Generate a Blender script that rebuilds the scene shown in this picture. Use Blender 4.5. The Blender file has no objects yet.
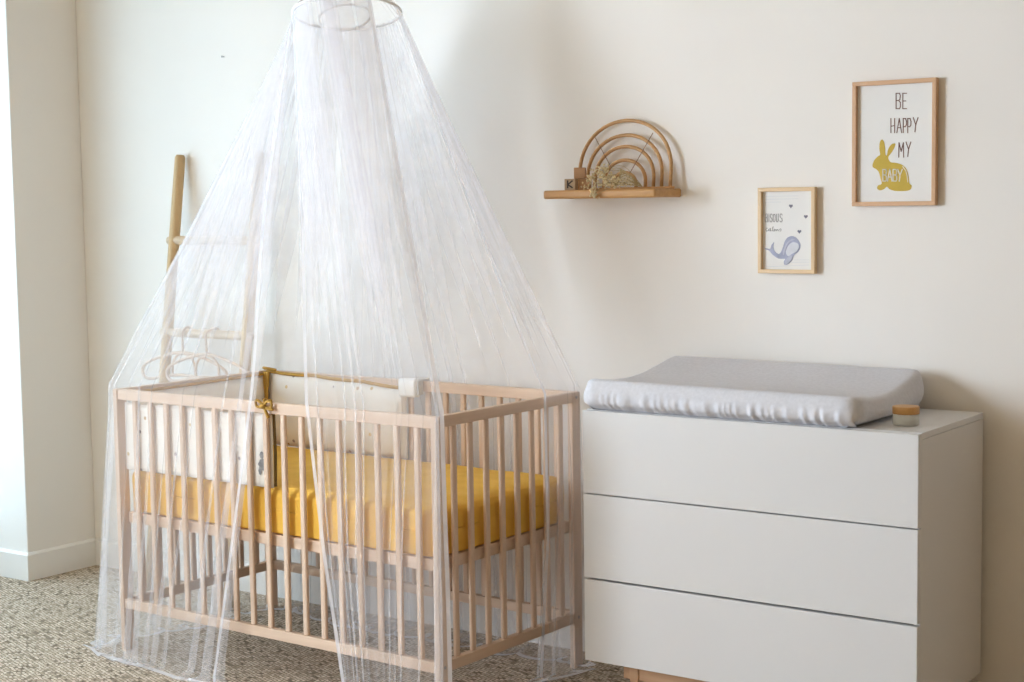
import bpy, bmesh, math, random
from math import sin, cos, pi, sqrt, radians
from mathutils import Vector, Matrix, noise
random.seed(7)
scn = bpy.context.scene
COL = scn.collection
ART = {"rabbit":[[77.7,169.0],[83.2,161.5],[86.0,146.9],[86.7,131.3],[90.6,128.6],[94.3,144.0],[103.0,155.7],[112.8,157.4],[110.7,147.2],[103.1,135.0],[94.4,123.3],[100.0,111.2],[115.3,108.7],[131.7,103.1],[142.6,92.5],[148.6,75.4],[150.9,56.2],[156.9,50.9],[154.8,41.7],[145.7,37.7],[126.7,37.0],[110.3,38.3],[98.2,42.7],[91.0,49.0],[83.9,42.9],[72.9,40.0],[65.1,44.8],[67.8,52.6],[77.2,56.6],[73.8,71.8],[68.8,87.5],[61.5,94.5],[53.7,98.9],[52.6,106.2],[57.5,117.6],[66.9,126.7],[72.9,130.7],[70.6,144.8],[71.7,161.9]],"hip":[[133.3,99.0],[141.5,88.4],[145.4,75.4],[147.1,59.9]],"be":[[[114.4,245.1],[114.2,283.6],[123.3,283.2],[125.6,277.3],[124.5,267.7],[121.1,265.2],[114.3,265.5]],[[121.1,265.2],[125.7,260.0],[125.8,249.2],[123.5,244.6],[114.4,245.1]],[[141.8,282.2],[132.0,282.7],[132.3,244.2],[142.0,243.8]],[[132.2,263.5],[140.0,263.1]]],"happy":[[[101.2,185.2],[100.9,220.9]],[[111.0,184.9],[110.8,220.5]],[[101.1,201.3],[110.9,202.7]],[[117.0,184.6],[123.0,220.0],[129.5,184.2]],[[119.4,197.0],[126.9,196.7]],[[133.8,184.0],[133.6,219.5],[139.6,219.3],[142.3,212.1],[141.9,203.2],[138.9,198.7],[133.7,198.9]],[[145.7,183.6],[145.5,219.0],[151.5,218.8],[154.1,211.6],[153.8,202.7],[150.8,198.3],[145.6,198.5]],[[160.0,220.5],[166.3,202.5]],[[172.3,219.9],[166.3,202.5],[164.6,184.9]]],"my":[[[122.3,123.0],[122.7,159.2],[128.7,137.3],[134.4,158.8],[135.3,122.6]],[[141.5,160.1],[147.9,141.9]],[[154.0,159.7],[147.9,141.9],[146.2,123.9]]],"baby":[[[80.5,63.3],[80.3,93.0],[88.2,92.8],[90.2,88.3],[89.3,80.9],[86.3,78.9],[80.4,79.0]],[[86.3,78.9],[90.3,75.0],[90.4,66.7],[88.4,63.1],[80.5,63.3]],[[93.1,63.0],[99.0,92.5],[105.2,62.8]],[[95.5,73.4],[102.7,73.2]],[[107.9,62.8],[107.8,92.3],[115.6,92.1],[117.6,87.7],[116.7,80.3],[113.7,78.3],[107.8,78.4]],[[113.7,78.3],[117.7,74.4],[117.8,66.1],[115.8,62.6],[107.9,62.8]],[[120.3,92.0],[126.4,77.1]],[[132.3,91.7],[126.4,77.1],[124.7,62.4]]],"bisous":[[[18.7,137.1],[18.7,158.2],[23.2,158.2],[24.3,155.0],[23.8,149.7],[22.1,148.3],[18.7,148.3]],[[22.1,148.3],[24.3,145.5],[24.3,139.6],[23.2,137.1],[18.7,137.1]],[[28.2,137.1],[28.2,158.2]],[[37.7,154.9],[36.0,158.1],[33.5,158.1],[32.1,153.9],[32.9,149.3],[36.9,145.9],[37.7,141.2],[36.3,137.0],[33.5,137.0],[32.1,140.2]],[[43.5,137.0],[40.9,140.1],[40.3,147.5],[40.9,154.9],[43.5,158.0],[46.1,154.9],[46.7,147.5],[46.1,140.1],[43.5,137.0]],[[49.7,158.0],[49.7,141.1],[51.5,136.9],[53.9,136.9],[55.7,141.1],[55.7,157.9]],[[67.2,154.7],[65.2,157.9],[62.1,157.9],[60.4,153.7],[61.4,149.1],[66.2,145.7],[67.2,141.0],[65.5,136.9],[62.1,136.9],[60.4,140.0]]],"script":[[[25.6,119.9],[21.3,120.7],[18.7,116.0],[21.3,112.0],[25.6,114.4],[29.1,119.1],[27.3,113.6],[31.7,112.8],[32.5,119.8],[33.4,112.8],[37.7,114.4],[41.1,124.5],[39.4,122.9],[38.5,113.6],[42.0,112.4],[44.6,118.2],[45.4,112.4],[48.8,117.4],[50.6,112.8],[53.1,117.4],[55.7,112.8],[59.1,115.9],[62.5,119.0],[64.3,115.1],[60.8,112.0]]],"whale":[[15.2,68.1],[24.7,65.8],[32.5,65.8],[35.5,74.8],[43.3,82.7],[41.1,71.0],[45.4,58.8],[58.3,51.5],[67.7,65.2],[74.5,84.7],[84.7,96.4],[100.0,98.7],[114.3,87.9],[120.3,73.9],[114.4,58.4],[101.7,49.0],[96.6,36.2],[84.7,24.8],[73.7,23.1],[72.0,32.1],[75.4,38.7],[56.1,39.4],[38.9,50.2],[29.0,60.3],[18.7,63.4]],"belly":[[77.9,57.5],[84.7,73.1],[97.4,82.8],[111.8,80.1],[116.0,70.1],[108.5,58.4],[94.9,51.7],[84.7,45.8]],"stripe":[[69.0,51.6],[75.4,71.1],[84.7,84.7],[96.6,91.7],[106.7,90.2],[94.1,86.3],[83.0,76.2],[77.1,61.3],[73.7,48.9]],"fin":[[83.0,41.9],[94.5,49.0],[97.5,40.1],[87.3,28.3],[77.9,25.5],[77.9,34.1]],"hearts":[[92.3,178.5],[135.3,150.4],[116.8,111.1]],"lines":[[[17.5,205.1],[113.4,205.3]],[[17.5,197.3],[113.4,197.6]],[[18.8,189.5],[62.5,189.7]],[[100.9,36.2],[145.1,36.6]],[[19.5,17.1],[145.1,23.1]],[[92.4,29.5],[145.1,30.8]]]}

# ------------------------------------------------------------------ materials
def nt_new(name):
    m = bpy.data.materials.new(name); m.use_nodes = True
    nt = m.node_tree; b = nt.nodes['Principled BSDF']
    return m, nt, b
def coords(nt, scale=(1, 1, 1), rot=(0, 0, 0)):
    tc = nt.nodes.new('ShaderNodeTexCoord'); mp = nt.nodes.new('ShaderNodeMapping')
    mp.inputs['Scale'].default_value = scale; mp.inputs['Rotation'].default_value = rot
    nt.links.new(tc.outputs['Object'], mp.inputs['Vector'])
    return mp.outputs['Vector']
def ramp(nt, fac, stops):
    r = nt.nodes.new('ShaderNodeValToRGB'); cr = r.color_ramp
    while len(cr.elements) < len(stops): cr.elements.new(0.5)
    for el, (p, c) in zip(cr.elements, stops):
        el.position = p; el.color = (c[0], c[1], c[2], 1)
    nt.links.new(fac, r.inputs['Fac']); return r.outputs['Color']
def noise_tex(nt, vec, scale, detail=3, rough=0.5):
    n = nt.nodes.new('ShaderNodeTexNoise'); n.inputs['Scale'].default_value = scale
    n.inputs['Detail'].default_value = detail; n.inputs['Roughness'].default_value = rough
    nt.links.new(vec, n.inputs['Vector']); return n.outputs['Fac']
def bump(nt, b, h, strength=.2, dist=.002):
    bp = nt.nodes.new('ShaderNodeBump'); bp.inputs['Strength'].default_value = strength
    bp.inputs['Distance'].default_value = dist
    nt.links.new(h, bp.inputs['Height']); nt.links.new(bp.outputs['Normal'], b.inputs['Normal'])
def plain(name, c, rough=.6, var=.03, scale=30, bmp=0, bscale=200, bdist=.001):
    m, nt, b = nt_new(name); v = coords(nt)
    f = noise_tex(nt, v, scale)
    lo = [max(0, x * (1 - var)) for x in c]; hi = [min(1, x * (1 + var)) for x in c]
    nt.links.new(ramp(nt, f, [(.3, lo), (.7, hi)]), b.inputs['Base Color'])
    b.inputs['Roughness'].default_value = rough
    if bmp: bump(nt, b, noise_tex(nt, v, bscale, 2), bmp, bdist)
    return m
def wood(name, c1, c2, axis=0, rough=.55, k=1.0):
    m, nt, b = nt_new(name)
    s = [28 * k] * 3; s[axis] = 1.6 * k
    v = coords(nt, s)
    f = noise_tex(nt, v, 1.6, 5, .6)
    nt.links.new(ramp(nt, f, [(.32, c1), (.68, c2)]), b.inputs['Base Color'])
    b.inputs['Roughness'].default_value = rough
    s2 = [160 * k] * 3; s2[axis] = 5 * k
    bump(nt, b, noise_tex(nt, coords(nt, s2), 1, 2), .12, .0006)
    return m

M = {}
M['wall'] = plain('plaster_white', (.84, .82, .79), .75, .012, 3, .10, 90, .0012)
M['ceil'] = plain('ceiling_beige', (.62, .50, .36), .8, .01, 3)
M['wall_tan'] = plain('plaster_tan', (.58, .41, .21), .8, .02, 3)
M['trim'] = plain('trim_white', (.84, .83, .81), .4, .01, 5)
M['frame_w'] = plain('window_white', (.85, .85, .84), .4, .01, 8)
# beech along each axis
BC1, BC2 = (.60, .435, .315), (.69, .52, .395)
M['beech_x'] = wood('beech_x', BC1, BC2, 0)
M['beech_y'] = wood('beech_y', BC1, BC2, 1)
M['beech_z'] = wood('beech_z', BC1, BC2, 2)
M['lad_wood'] = wood('ladder_wood', (.50, .33, .16), (.60, .42, .22), 2)
M['lad_wood_x'] = wood('ladder_rung_wood', (.56, .42, .28), (.66, .52, .36), 0)
M['shelf'] = wood('shelf_wood', (.48, .25, .085), (.60, .34, .13), 0, .45)
M['rattan'] = wood('rattan', (.46, .255, .10), (.58, .345, .15), 0, .5, 2)
M['cane'] = wood('pale_cane', (.58, .42, .31), (.68, .52, .40), 0, .5, 2)
M['cord'] = plain('dark_cord', (.24, .13, .07), .7)
M['block'] = wood('block_wood', (.46, .28, .16), (.54, .34, .20), 0, .6, 2)
M['block2'] = wood('block_wood_grey', (.42, .31, .20), (.50, .38, .26), 0, .6, 2)
M['ink'] = plain('black_ink', (.05, .045, .04), .7)
M['flower'] = plain('dried_cream', (.70, .60, .38), .9, .15, 60)
M['stem'] = plain('dried_stem', (.42, .33, .17), .9)
M['oak_x'] = wood('oak_x', (.56, .335, .185), (.66, .42, .25), 0, .5)
M['oak_z'] = wood('oak_z', (.56, .335, .185), (.66, .42, .25), 2, .5)
M['pine_x'] = wood('pine_x', (.66, .47, .27), (.76, .58, .36), 0, .5)
M['pine_z'] = wood('pine_z', (.66, .47, .27), (.76, .58, .36), 2, .5)
M['paper'] = plain('paper', (.80, .80, .79), .6, .005)
M['ochre'] = plain('ochre_print', (.56, .40, .055), .7, .05, 40)
M['brown_print'] = plain('brown_print', (.20, .105, .085), .7)
M['white_print'] = plain('white_print', (.84, .83, .78), .7, .01)
M['grey_print'] = plain('grey_print', (.36, .35, .36), .7)
M['heart'] = plain('slate_print', (.19, .20, .27), .7)
M['whale1'] = plain('whale_blue', (.39, .42, .56), .7, .18, 45)
M['whale2'] = plain('whale_pale', (.68, .70, .76), .7, .06, 45)
M['whale3'] = plain('whale_mid', (.50, .52, .63), .7, .12, 45)
M['faint'] = plain('faint_blue', (.66, .69, .73), .7)
M['back'] = plain('backing_board', (.40, .30, .20), .8)
M['chest'] = plain('white_lacquer', (.69, .69, .695), .38, .006, 4)
M['chest_dark'] = plain('drawer_box_grey', (.30, .29, .27), .7)
M['legwood'] = wood('leg_beech', (.50, .30, .17), (.60, .38, .23), 0, .5)
M['pad'] = plain('grey_jersey', (.65, .66, .715), .9, .05, 120, .25, 700, .0006)
M['glass_f'] = None
M['plastic'] = plain('white_plastic', (.86, .86, .85), .3, .005)
M['gold'] = plain('mustard_piping', (.46, .26, .04), .75, .08, 200)
M['dark'] = plain('dark_slot', (.05, .05, .05), .6)
M['steel'] = plain('grey_steel', (.35, .34, .33), .35)
M['steel'].node_tree.nodes['Principled BSDF'].inputs['Metallic'].default_value = .8
M['lid'] = wood('bamboo_lid', (.50, .27, .09), (.60, .35, .13), 0, .45, 2)

# fitted sheet
m, nt, b = nt_new('mustard_cotton'); v = coords(nt)
nt.links.new(ramp(nt, noise_tex(nt, v, 14, 4), [(.3, (.72, .405, .050)), (.7, (.80, .475, .075))]), b.inputs['Base Color'])
b.inputs['Roughness'].default_value = .9
bump(nt, b, noise_tex(nt, coords(nt, (1, 1, .25)), 22, 4), .35, .012)
M['sheet'] = m
# bumper cloth with small scattered prints
m, nt, b = nt_new('printed_cotton'); v = coords(nt)
vo = nt.nodes.new('ShaderNodeTexVoronoi'); vo.inputs['Scale'].default_value = 22
vo.inputs['Randomness'].default_value = .85; nt.links.new(v, vo.inputs['Vector'])
lt = nt.nodes.new('ShaderNodeMath'); lt.operation = 'LESS_THAN'; lt.inputs[1].default_value = .13
nt.links.new(vo.outputs['Distance'], lt.inputs[0])
mx = nt.nodes.new('ShaderNodeMix'); mx.data_type = 'RGBA'
nt.links.new(lt.outputs[0], mx.inputs[0]); mx.inputs[6].default_value = (.83, .80, .75, 1)
sp = nt.nodes.new('ShaderNodeSeparateColor'); nt.links.new(vo.outputs['Color'], sp.inputs[0])
nt.links.new(ramp(nt, sp.outputs[0], [(0, (.20, .18, .20)), (.5, (.42, .36, .36)), (.75, (.55, .33, .10)), (1, (.60, .50, .30))]), mx.inputs[7])
nt.links.new(mx.outputs[2], b.inputs['Base Color']); b.inputs['Roughness'].default_value = .9
bump(nt, b, noise_tex(nt, v, 25, 3), .25, .008)
M['bumper'] = m
# netting: mix of clear holes and white thread
def net_mat(name, fac, col=(.95, .945, .985)):
    m = bpy.data.materials.new(name); m.use_nodes = True; nt = m.node_tree; nt.nodes.clear()
    o = nt.nodes.new('ShaderNodeOutputMaterial'); mix = nt.nodes.new('ShaderNodeMixShader')
    t = nt.nodes.new('ShaderNodeBsdfTransparent'); d = nt.nodes.new('ShaderNodeBsdfDiffuse')
    tl = nt.nodes.new('ShaderNodeBsdfTranslucent'); m2 = nt.nodes.new('ShaderNodeMixShader')
    d.inputs['Color'].default_value = (*col, 1); tl.inputs['Color'].default_value = (*col, 1)
    m2.inputs[0].default_value = .45
    nt.links.new(d.outputs[0], m2.inputs[1]); nt.links.new(tl.outputs[0], m2.inputs[2])
    v = coords(nt)
    f = ramp(nt, noise_tex(nt, v, 9, 2), [(.3, (fac * .85,) * 3), (.7, (min(1, fac * 1.15),) * 3)])
    nt.links.new(f, mix.inputs[0])
    nt.links.new(t.outputs[0], mix.inputs[1]); nt.links.new(m2.outputs[0], mix.inputs[2])
    nt.links.new(mix.outputs[0], o.inputs['Surface'])
    return m
M['net'] = net_mat('white_tulle', .213)
M['hem'] = net_mat('tulle_hem', .62)
M['tape'] = plain('white_tape', (.80, .79, .80), .8)
# frosted jar glass
m, nt, b = nt_new('frosted_glass'); v = coords(nt)
nt.links.new(ramp(nt, noise_tex(nt, v, 40), [(.3, (.90, .93, .90)), (.7, (.94, .96, .94))]), b.inputs['Base Color'])
b.inputs['Roughness'].default_value = .35; b.inputs['Transmission Weight'].default_value = .55; b.inputs['IOR'].default_value = 1.3
M['jar'] = m
# window pane
m = bpy.data.materials.new('window_glass'); m.use_nodes = True; nt = m.node_tree; nt.nodes.clear()
o = nt.nodes.new('ShaderNodeOutputMaterial'); mix = nt.nodes.new('ShaderNodeMixShader'); mix.inputs[0].default_value = .06
t = nt.nodes.new('ShaderNodeBsdfTransparent'); g = nt.nodes.new('ShaderNodeBsdfGlossy'); g.inputs['Roughness'].default_value = .02
nt.links.new(t.outputs[0], mix.inputs[1]); nt.links.new(g.outputs[0], mix.inputs[2]); nt.links.new(mix.outputs[0], o.inputs['Surface'])
M['pane'] = m
# looped sisal carpet: rows of small knots, beige with dark flecks
m, nt, b = nt_new('woven_carpet')
v = coords(nt, (1, 1, 1), (0, 0, radians(19)))
dn = nt.nodes.new('ShaderNodeTexNoise'); dn.inputs['Scale'].default_value = 60; nt.links.new(v, dn.inputs['Vector'])
vm = nt.nodes.new('ShaderNodeVectorMath'); vm.operation = 'MULTIPLY_ADD'; vm.inputs[1].default_value = (.010, .010, 0)
nt.links.new(dn.outputs['Color'], vm.inputs[0]); nt.links.new(v, vm.inputs[2])
br = nt.nodes.new('ShaderNodeTexBrick'); nt.links.new(vm.outputs[0], br.inputs['Vector'])
br.inputs['Scale'].default_value = 1; br.inputs['Brick Width'].default_value = .017; br.inputs['Row Height'].default_value = .0105
br.inputs['Mortar Size'].default_value = .0022; br.inputs['Mortar Smooth'].default_value = 1
br.inputs['Color1'].default_value = (0, 0, 0, 1); br.inputs['Color2'].default_value = (1, 1, 1, 1); br.inputs['Mortar'].default_value = (.5, .5, .5, 1)
base = ramp(nt, br.outputs['Color'], [(0, (.17, .13, .085)), (.2, (.53, .435, .325)), (.6, (.71, .60, .475)), (1, (.83, .735, .61))])
mm = nt.nodes.new('ShaderNodeMix'); mm.data_type = 'RGBA'; mm.blend_type = 'MIX'
nt.links.new(br.outputs['Fac'], mm.inputs[0]); nt.links.new(base, mm.inputs[6]); mm.inputs[7].default_value = (.17, .125, .075, 1)
m3 = nt.nodes.new('ShaderNodeMix'); m3.data_type = 'RGBA'; m3.blend_type = 'MULTIPLY'; m3.inputs[0].default_value = 1
nt.links.new(mm.outputs[2], m3.inputs[6])
nt.links.new(ramp(nt, noise_tex(nt, v, 130, 4, .7), [(.33, (.50, .47, .42)), (.50, (1, 1, 1))]), m3.inputs[7])
nt.links.new(m3.outputs[2], b.inputs['Base Color']); b.inputs['Roughness'].default_value = .95
iv = nt.nodes.new('ShaderNodeMath'); iv.operation = 'SUBTRACT'; iv.inputs[0].default_value = 1
nt.links.new(br.outputs['Fac'], iv.inputs[1]); bump(nt, b, iv.outputs[0], .7, .004)
M['carpet'] = m

# ------------------------------------------------------------------ helpers
def obj(name, bm, mat, parent=None, smooth=False, loc=None):
    if smooth == 'auto':
        for e in bm.edges:
            if len(e.link_faces) == 2 and e.calc_face_angle(0) > .6: e.smooth = False
    me = bpy.data.meshes.new(name); bm.to_mesh(me); bm.free()
    me.materials.append(mat)
    if smooth:
        for p in me.polygons: p.use_smooth = True
    o = bpy.data.objects.new(name, me); COL.objects.link(o)
    if parent: o.parent = parent
    if loc: o.location = loc
    return o
def tag(o, label, cat, group=None):
    o['label'] = label; o['category'] = cat
    if group: o['group'] = group
    return o
def thing(name, label, cat, loc=(0, 0, 0), rz=0, group=None):
    o = bpy.data.objects.new(name, None); COL.objects.link(o); o.empty_display_size = .05
    o.location = loc; o.rotation_euler = (0, 0, rz)
    return tag(o, label, cat, group)
def struct(o):
    o['kind'] = 'structure'; return o
def add_box(bm, lo, hi, bev=0, seg=2):
    lo = Vector(lo); hi = Vector(hi)
    r = bmesh.ops.create_cube(bm, size=1); vs = r['verts']
    s = hi - lo; c = (hi + lo) / 2
    for v in vs: v.co = Vector((v.co.x * s.x, v.co.y * s.y, v.co.z * s.z)) + c
    if bev:
        es = list({e for v in vs for e in v.link_edges})
        bmesh.ops.bevel(bm, geom=es, offset=bev, segments=seg, profile=.5, affect='EDGES')
    return vs
def box(lo, hi, bev=.0, seg=2):
    bm = bmesh.new(); add_box(bm, lo, hi, bev, seg); return bm
def add_tube(bm, pts, r, seg=8, closed=False, flat=1.0, up=None, cap=True):
    pts = [Vector(p) for p in pts]; n = len(pts); rings = []
    prev = None
    for i, p in enumerate(pts):
        if closed: t = pts[(i + 1) % n] - pts[(i - 1) % n]
        else: t = pts[min(i + 1, n - 1)] - pts[max(i - 1, 0)]
        if t.length < 1e-9: t = Vector((0, 0, 1))
        t.normalize()
        if prev is None:
            a = Vector(up) if up else (Vector((0, 0, 1)) if abs(t.z) < .9 else Vector((1, 0, 0)))
        else: a = prev
        a = (a - t * a.dot(t))
        if a.length < 1e-6: a = t.orthogonal()
        a.normalize(); prev = a; bb = t.cross(a)
        rr = r[i] if isinstance(r, (list, tuple)) else r
        rings.append([bm.verts.new(p + a * (cos(2 * pi * k / seg) * rr) + bb * (sin(2 * pi * k / seg) * rr * flat)) for k in range(seg)])
    for i in range(n if closed else n - 1):
        A = rings[i]; B = rings[(i + 1) % n]
        for k in range(seg): bm.faces.new((A[k], A[(k + 1) % seg], B[(k + 1) % seg], B[k]))
    if cap and not closed:
        bm.faces.new(rings[0][::-1]); bm.faces.new(rings[-1])
def tube(pts, r, **k):
    bm = bmesh.new(); add_tube(bm, pts, r, **k); return bm
def lathe(prof, seg=32):
    bm = bmesh.new(); rings = []
    for r, z in prof:
        rings.append([bm.verts.new((r * cos(2 * pi * k / seg), r * sin(2 * pi * k / seg), z)) for k in range(seg)])
    for A, B in zip(rings, rings[1:]):
        for k in range(seg): bm.faces.new((A[k], A[(k + 1) % seg], B[(k + 1) % seg], B[k]))
    bm.faces.new(rings[0][::-1]); bm.faces.new(rings[-1]); return bm
def prism(bm, pts2, y0, y1):
    """closed outline in x,z extruded in y (y0 = front)"""
    f = [bm.verts.new((x, y0, z)) for x, z in pts2]; g = [bm.verts.new((x, y1, z)) for x, z in pts2]
    n = len(f); bm.faces.new(f); bm.faces.new(g[::-1])
    for i in range(n): bm.faces.new((f[i], g[i], g[(i + 1) % n], f[(i + 1) % n]))
def strokes(bm, lines, w, y0, y1):
    for ln in lines:
        for (x0, z0), (x1, z1) in zip(ln, ln[1:]):
            d = Vector((x1 - x0, z1 - z0))
            if d.length < 1e-6: continue
            d.normalize(); nrm = Vector((-d.y, d.x)) * w / 2; ex = d * w * .45
            a = Vector((x0, z0)) - ex; c = Vector((x1, z1)) + ex
            prism(bm, [tuple(a + nrm), tuple(c + nrm), tuple(c - nrm), tuple(a - nrm)], y0, y1)
def smooth_closed(pts, k=4):
    n = len(pts); o = []
    for i in range(n):
        p0, p1, p2, p3 = [Vector(pts[(i + j - 1) % n]) for j in range(4)]
        for s in range(k): o.append(tuple(cr(p0, p1, p2, p3, s / k)))
    return o
def cr(p0, p1, p2, p3, t):
    return .5 * ((2 * p1) + (p2 - p0) * t + (2 * p0 - 5 * p1 + 4 * p2 - p3) * t * t + (3 * p1 - p0 - 3 * p2 + p3) * t ** 3)
def spline(pts, k=8):
    P = [Vector(p) for p in pts]; o = []
    for i in range(len(P) - 1):
        p0 = P[max(i - 1, 0)]; p3 = P[min(i + 2, len(P) - 1)]
        for s in range(k): o.append(cr(p0, P[i], P[i + 1], p3, s / k))
    o.append(P[-1]); return o
def N1(x, y=0, z=0): return noise.noise(Vector((x, y, z)))

# ------------------------------------------------------------------ the room
WX, WXR, YF, CZ = -.9906, 7.0, -6.2, 2.52          # left wall, right wall, front wall, ceiling
WY0, WY1, RD = -.307, -2.40, .40                    # recess of the window in the left wall
struct(obj('floor', box((WX - RD - .1, YF - .1, -.06), (WXR + .1, .1, 0)), M['carpet']))
struct(obj('ceiling', box((WX - RD - .1, YF - .1, CZ), (WXR + .1, .1, CZ + .08)), M['ceil']))
struct(obj('wall_back', box((WX - RD - .1, 0, 0), (WXR + .1, .1, CZ)), M['wall']))
struct(obj('wall_right', box((WXR, YF, 0), (WXR + .1, 0, CZ)), M['wall_tan']))
struct(obj('wall_front', box((WX - RD - .1, YF - .1, 0), (WXR + .1, YF, CZ)), M['wall_tan']))
bm = bmesh.new()
add_box(bm, (WX - RD - .1, WY0, 0), (WX, 0, CZ), .004)                 # pier beside the recess
W2A, W2B, W2Z0, W2Z1 = -4.40, -2.75, .75, 2.3                      # second window, flush in the left wall
add_box(bm, (WX - RD - .1, W2B, 0), (WX, WY1, CZ)); add_box(bm, (WX - RD - .1, YF, 0), (WX, W2A, CZ))
add_box(bm, (WX - RD - .1, W2A, 0), (WX, W2B, W2Z0)); add_box(bm, (WX - RD - .1, W2A, W2Z1), (WX, W2B, CZ))
add_box(bm, (WX - RD - .1, WY1, 2.36), (WX, WY0, CZ))             # lintel
add_box(bm, (WX - RD - .1, WY1, 0), (WX - RD, WY0, .16))            # low wall under the window
struct(obj('wall_left', bm, M['wall']))
def skirting(pts, h=.1, t=.013):
    bm = bmesh.new(); n = len(pts)
    # offset polyline to its right-hand (room) side, mitred
    def off(d):
        o = []
        for i, p in enumerate(pts):
            p = Vector(p)
            ds = []
            if i > 0: ds.append((p - Vector(pts[i - 1])).normalized())
            if i < n - 1: ds.append((Vector(pts[i + 1]) - p).normalized())
            ns = [Vector((a.y, -a.x)) for a in ds]
            if len(ns) == 2:
                m_ = (ns[0] + ns[1]); m_ = m_ / max(1e-6, m_.length_squared) * 2
            else: m_ = ns[0]
            o.append(p + m_ * d)
        return o
    a = off(0.0); c = off(t); c2 = off(t * .55)
    rows = [[(p.x, p.y, 0) for p in c], [(p.x, p.y, h - .008) for p in c], [(p.x, p.y, h) for p in c2], [(p.x, p.y, h) for p in a], [(p.x, p.y, 0) for p in a]]
    V = [[bm.verts.new(q) for q in r] for r in rows]
    for A, B in zip(V, V[1:]):
        for i in range(n - 1): bm.faces.new((A[i], A[i + 1], B[i + 1], B[i]))
    bm.faces.new([r[0] for r in V]); bm.faces.new([r[-1] for r in V][::-1])
    bmesh.ops.recalc_face_normals(bm, faces=bm.faces)
    return bm
struct(obj('baseboard_back', skirting([(WX, 0), (WXR, 0)]), M['trim']))
struct(obj('baseboard_left', skirting([(WX - RD, WY1), (WX - RD, WY0), (WX, WY0), (WX, -.0)]), M['trim']))
# window in the recess: white frame, four panes of glass
win = struct(obj('window_1', (lambda bm: ([add_box(bm, (WX - RD - .06, a, .16), (WX - RD - .01, b_, 2.36), .004) for a, b_ in
      [(WY1, WY1 + .06), (WY0 - .06, WY0), ((WY0 + WY1) / 2 - .045, (WY0 + WY1) / 2 + .045)]],
      [add_box(bm, (WX - RD - .055, WY1 + .05, z), (WX - RD - .015, WY0 - .05, z + .06), .004) for z in (.16, 1.1, 2.30)], bm)[-1])(bmesh.new()), M['frame_w']))
bm = box((WX - RD - .038, WY1 + .05, .2), (WX - RD - .032, WY0 - .05, 2.32))
pane = obj('window_pane', bm, M['pane'], win)

win2 = struct(obj('window_2', (lambda bm: ([add_box(bm, (WX - .30, a, W2Z0), (WX - .25, b_, W2Z1), .004) for a, b_ in
      [(W2A, W2A + .06), (W2B - .06, W2B), ((W2A + W2B) / 2 - .045, (W2A + W2B) / 2 + .045)]],
      [add_box(bm, (WX - .295, W2A + .05, z), (WX - .255, W2B - .05, z + .06), .004) for z in (W2Z0, W2Z1 - .06)], bm)[-1])(bmesh.new()), M['frame_w']))
pane2 = obj('window_pane', box((WX - .278, W2A + .05, W2Z0 + .04), (WX - .272, W2B - .05, W2Z1 - .04)), M['pane'], win2)

# ------------------------------------------------------------------ the crib
CB = (.0041, -.7459, 0); CTH = -.0257
L, W, PT, PW = 1.24, .641, .018, .038
crib = thing('crib', 'pale beech slatted baby crib under the white net canopy', 'crib', CB, CTH)
for (e0, n0) in ((0, 0), (0, W - PW), (L - PT, 0), (L - PT, W - PW)):
    o = obj('post', box((e0, n0, 0), (e0 + PT, n0 + PW, .791), .002), M['beech_z'], crib)
    for z in (.776, .146):                                      # barrel-bolt heads on the outer end face
        x = e0 + (PT if e0 > .5 else 0); s = 1 if e0 > .5 else -1
        bm = lathe([(.0045, 0), (.0045, .0015), (.003, .002)], 12)
        bmesh.ops.transform(bm, matrix=Matrix.Translation((x, n0 + PW / 2, z)) @ Matrix.Rotation(s * pi / 2, 4, 'Y'), verts=bm.verts)
        obj('bolt', bm, M['steel'], o)
for n0 in (.003, W - .003 - .02):
    obj('top_rail', box((PT, n0, .760), (L - PT, n0 + .02, .791), .002), M['beech_x'], crib)
    obj('bottom_rail', box((PT, n0, .131), (L - PT, n0 + .02, .160), .002), M['beech_x'], crib)
for e0 in (.001, L - .021):
    obj('end_rail', box((e0, PW, .762), (e0 + .02, W - PW, .791), .002), M['beech_y'], crib)
    obj('end_rail', box((e0, PW, .131), (e0 + .02, W - PW, .160), .002), M['beech_y'], crib)
for n0 in (.013, W - .013):
    for k in range(17):
        e0 = .0845 + .0677 * k
        obj('slat', box((e0 - .0095, n0 - .006, .159), (e0 + .0095, n0 + .006, .761), .005, 3), M['beech_z'], crib)
for e0 in (.011, L - .011):
    for k in range(8):
        n0 = .082 + .0677 * k
        obj('slat', box((e0 - .006, n0 - .0095, .159), (e0 + .006, n0 + .0095, .763), .005, 3), M['beech_z'], crib)
bm = bmesh.new()
add_box(bm, (.024, .024, .389), (L - .024, .044, .421), .002); add_box(bm, (.024, W - .044, .389), (L - .024, W - .024, .421), .002)
add_box(bm, (.024, .044, .389), (.046, W - .044, .421), .002); add_box(bm, (L - .046, .044, .389), (L - .024, W - .044, .421), .002)
bf = obj('bed_base', bm, M['beech_x'], crib)
bm = bmesh.new()
for k in range(13):
    e0 = .07 + k * .085; add_box(bm, (e0, .04, .408), (e0 + .06, W - .04, .4205), .002)
obj('base_slats', bm, M['beech_y'], bf)

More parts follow.
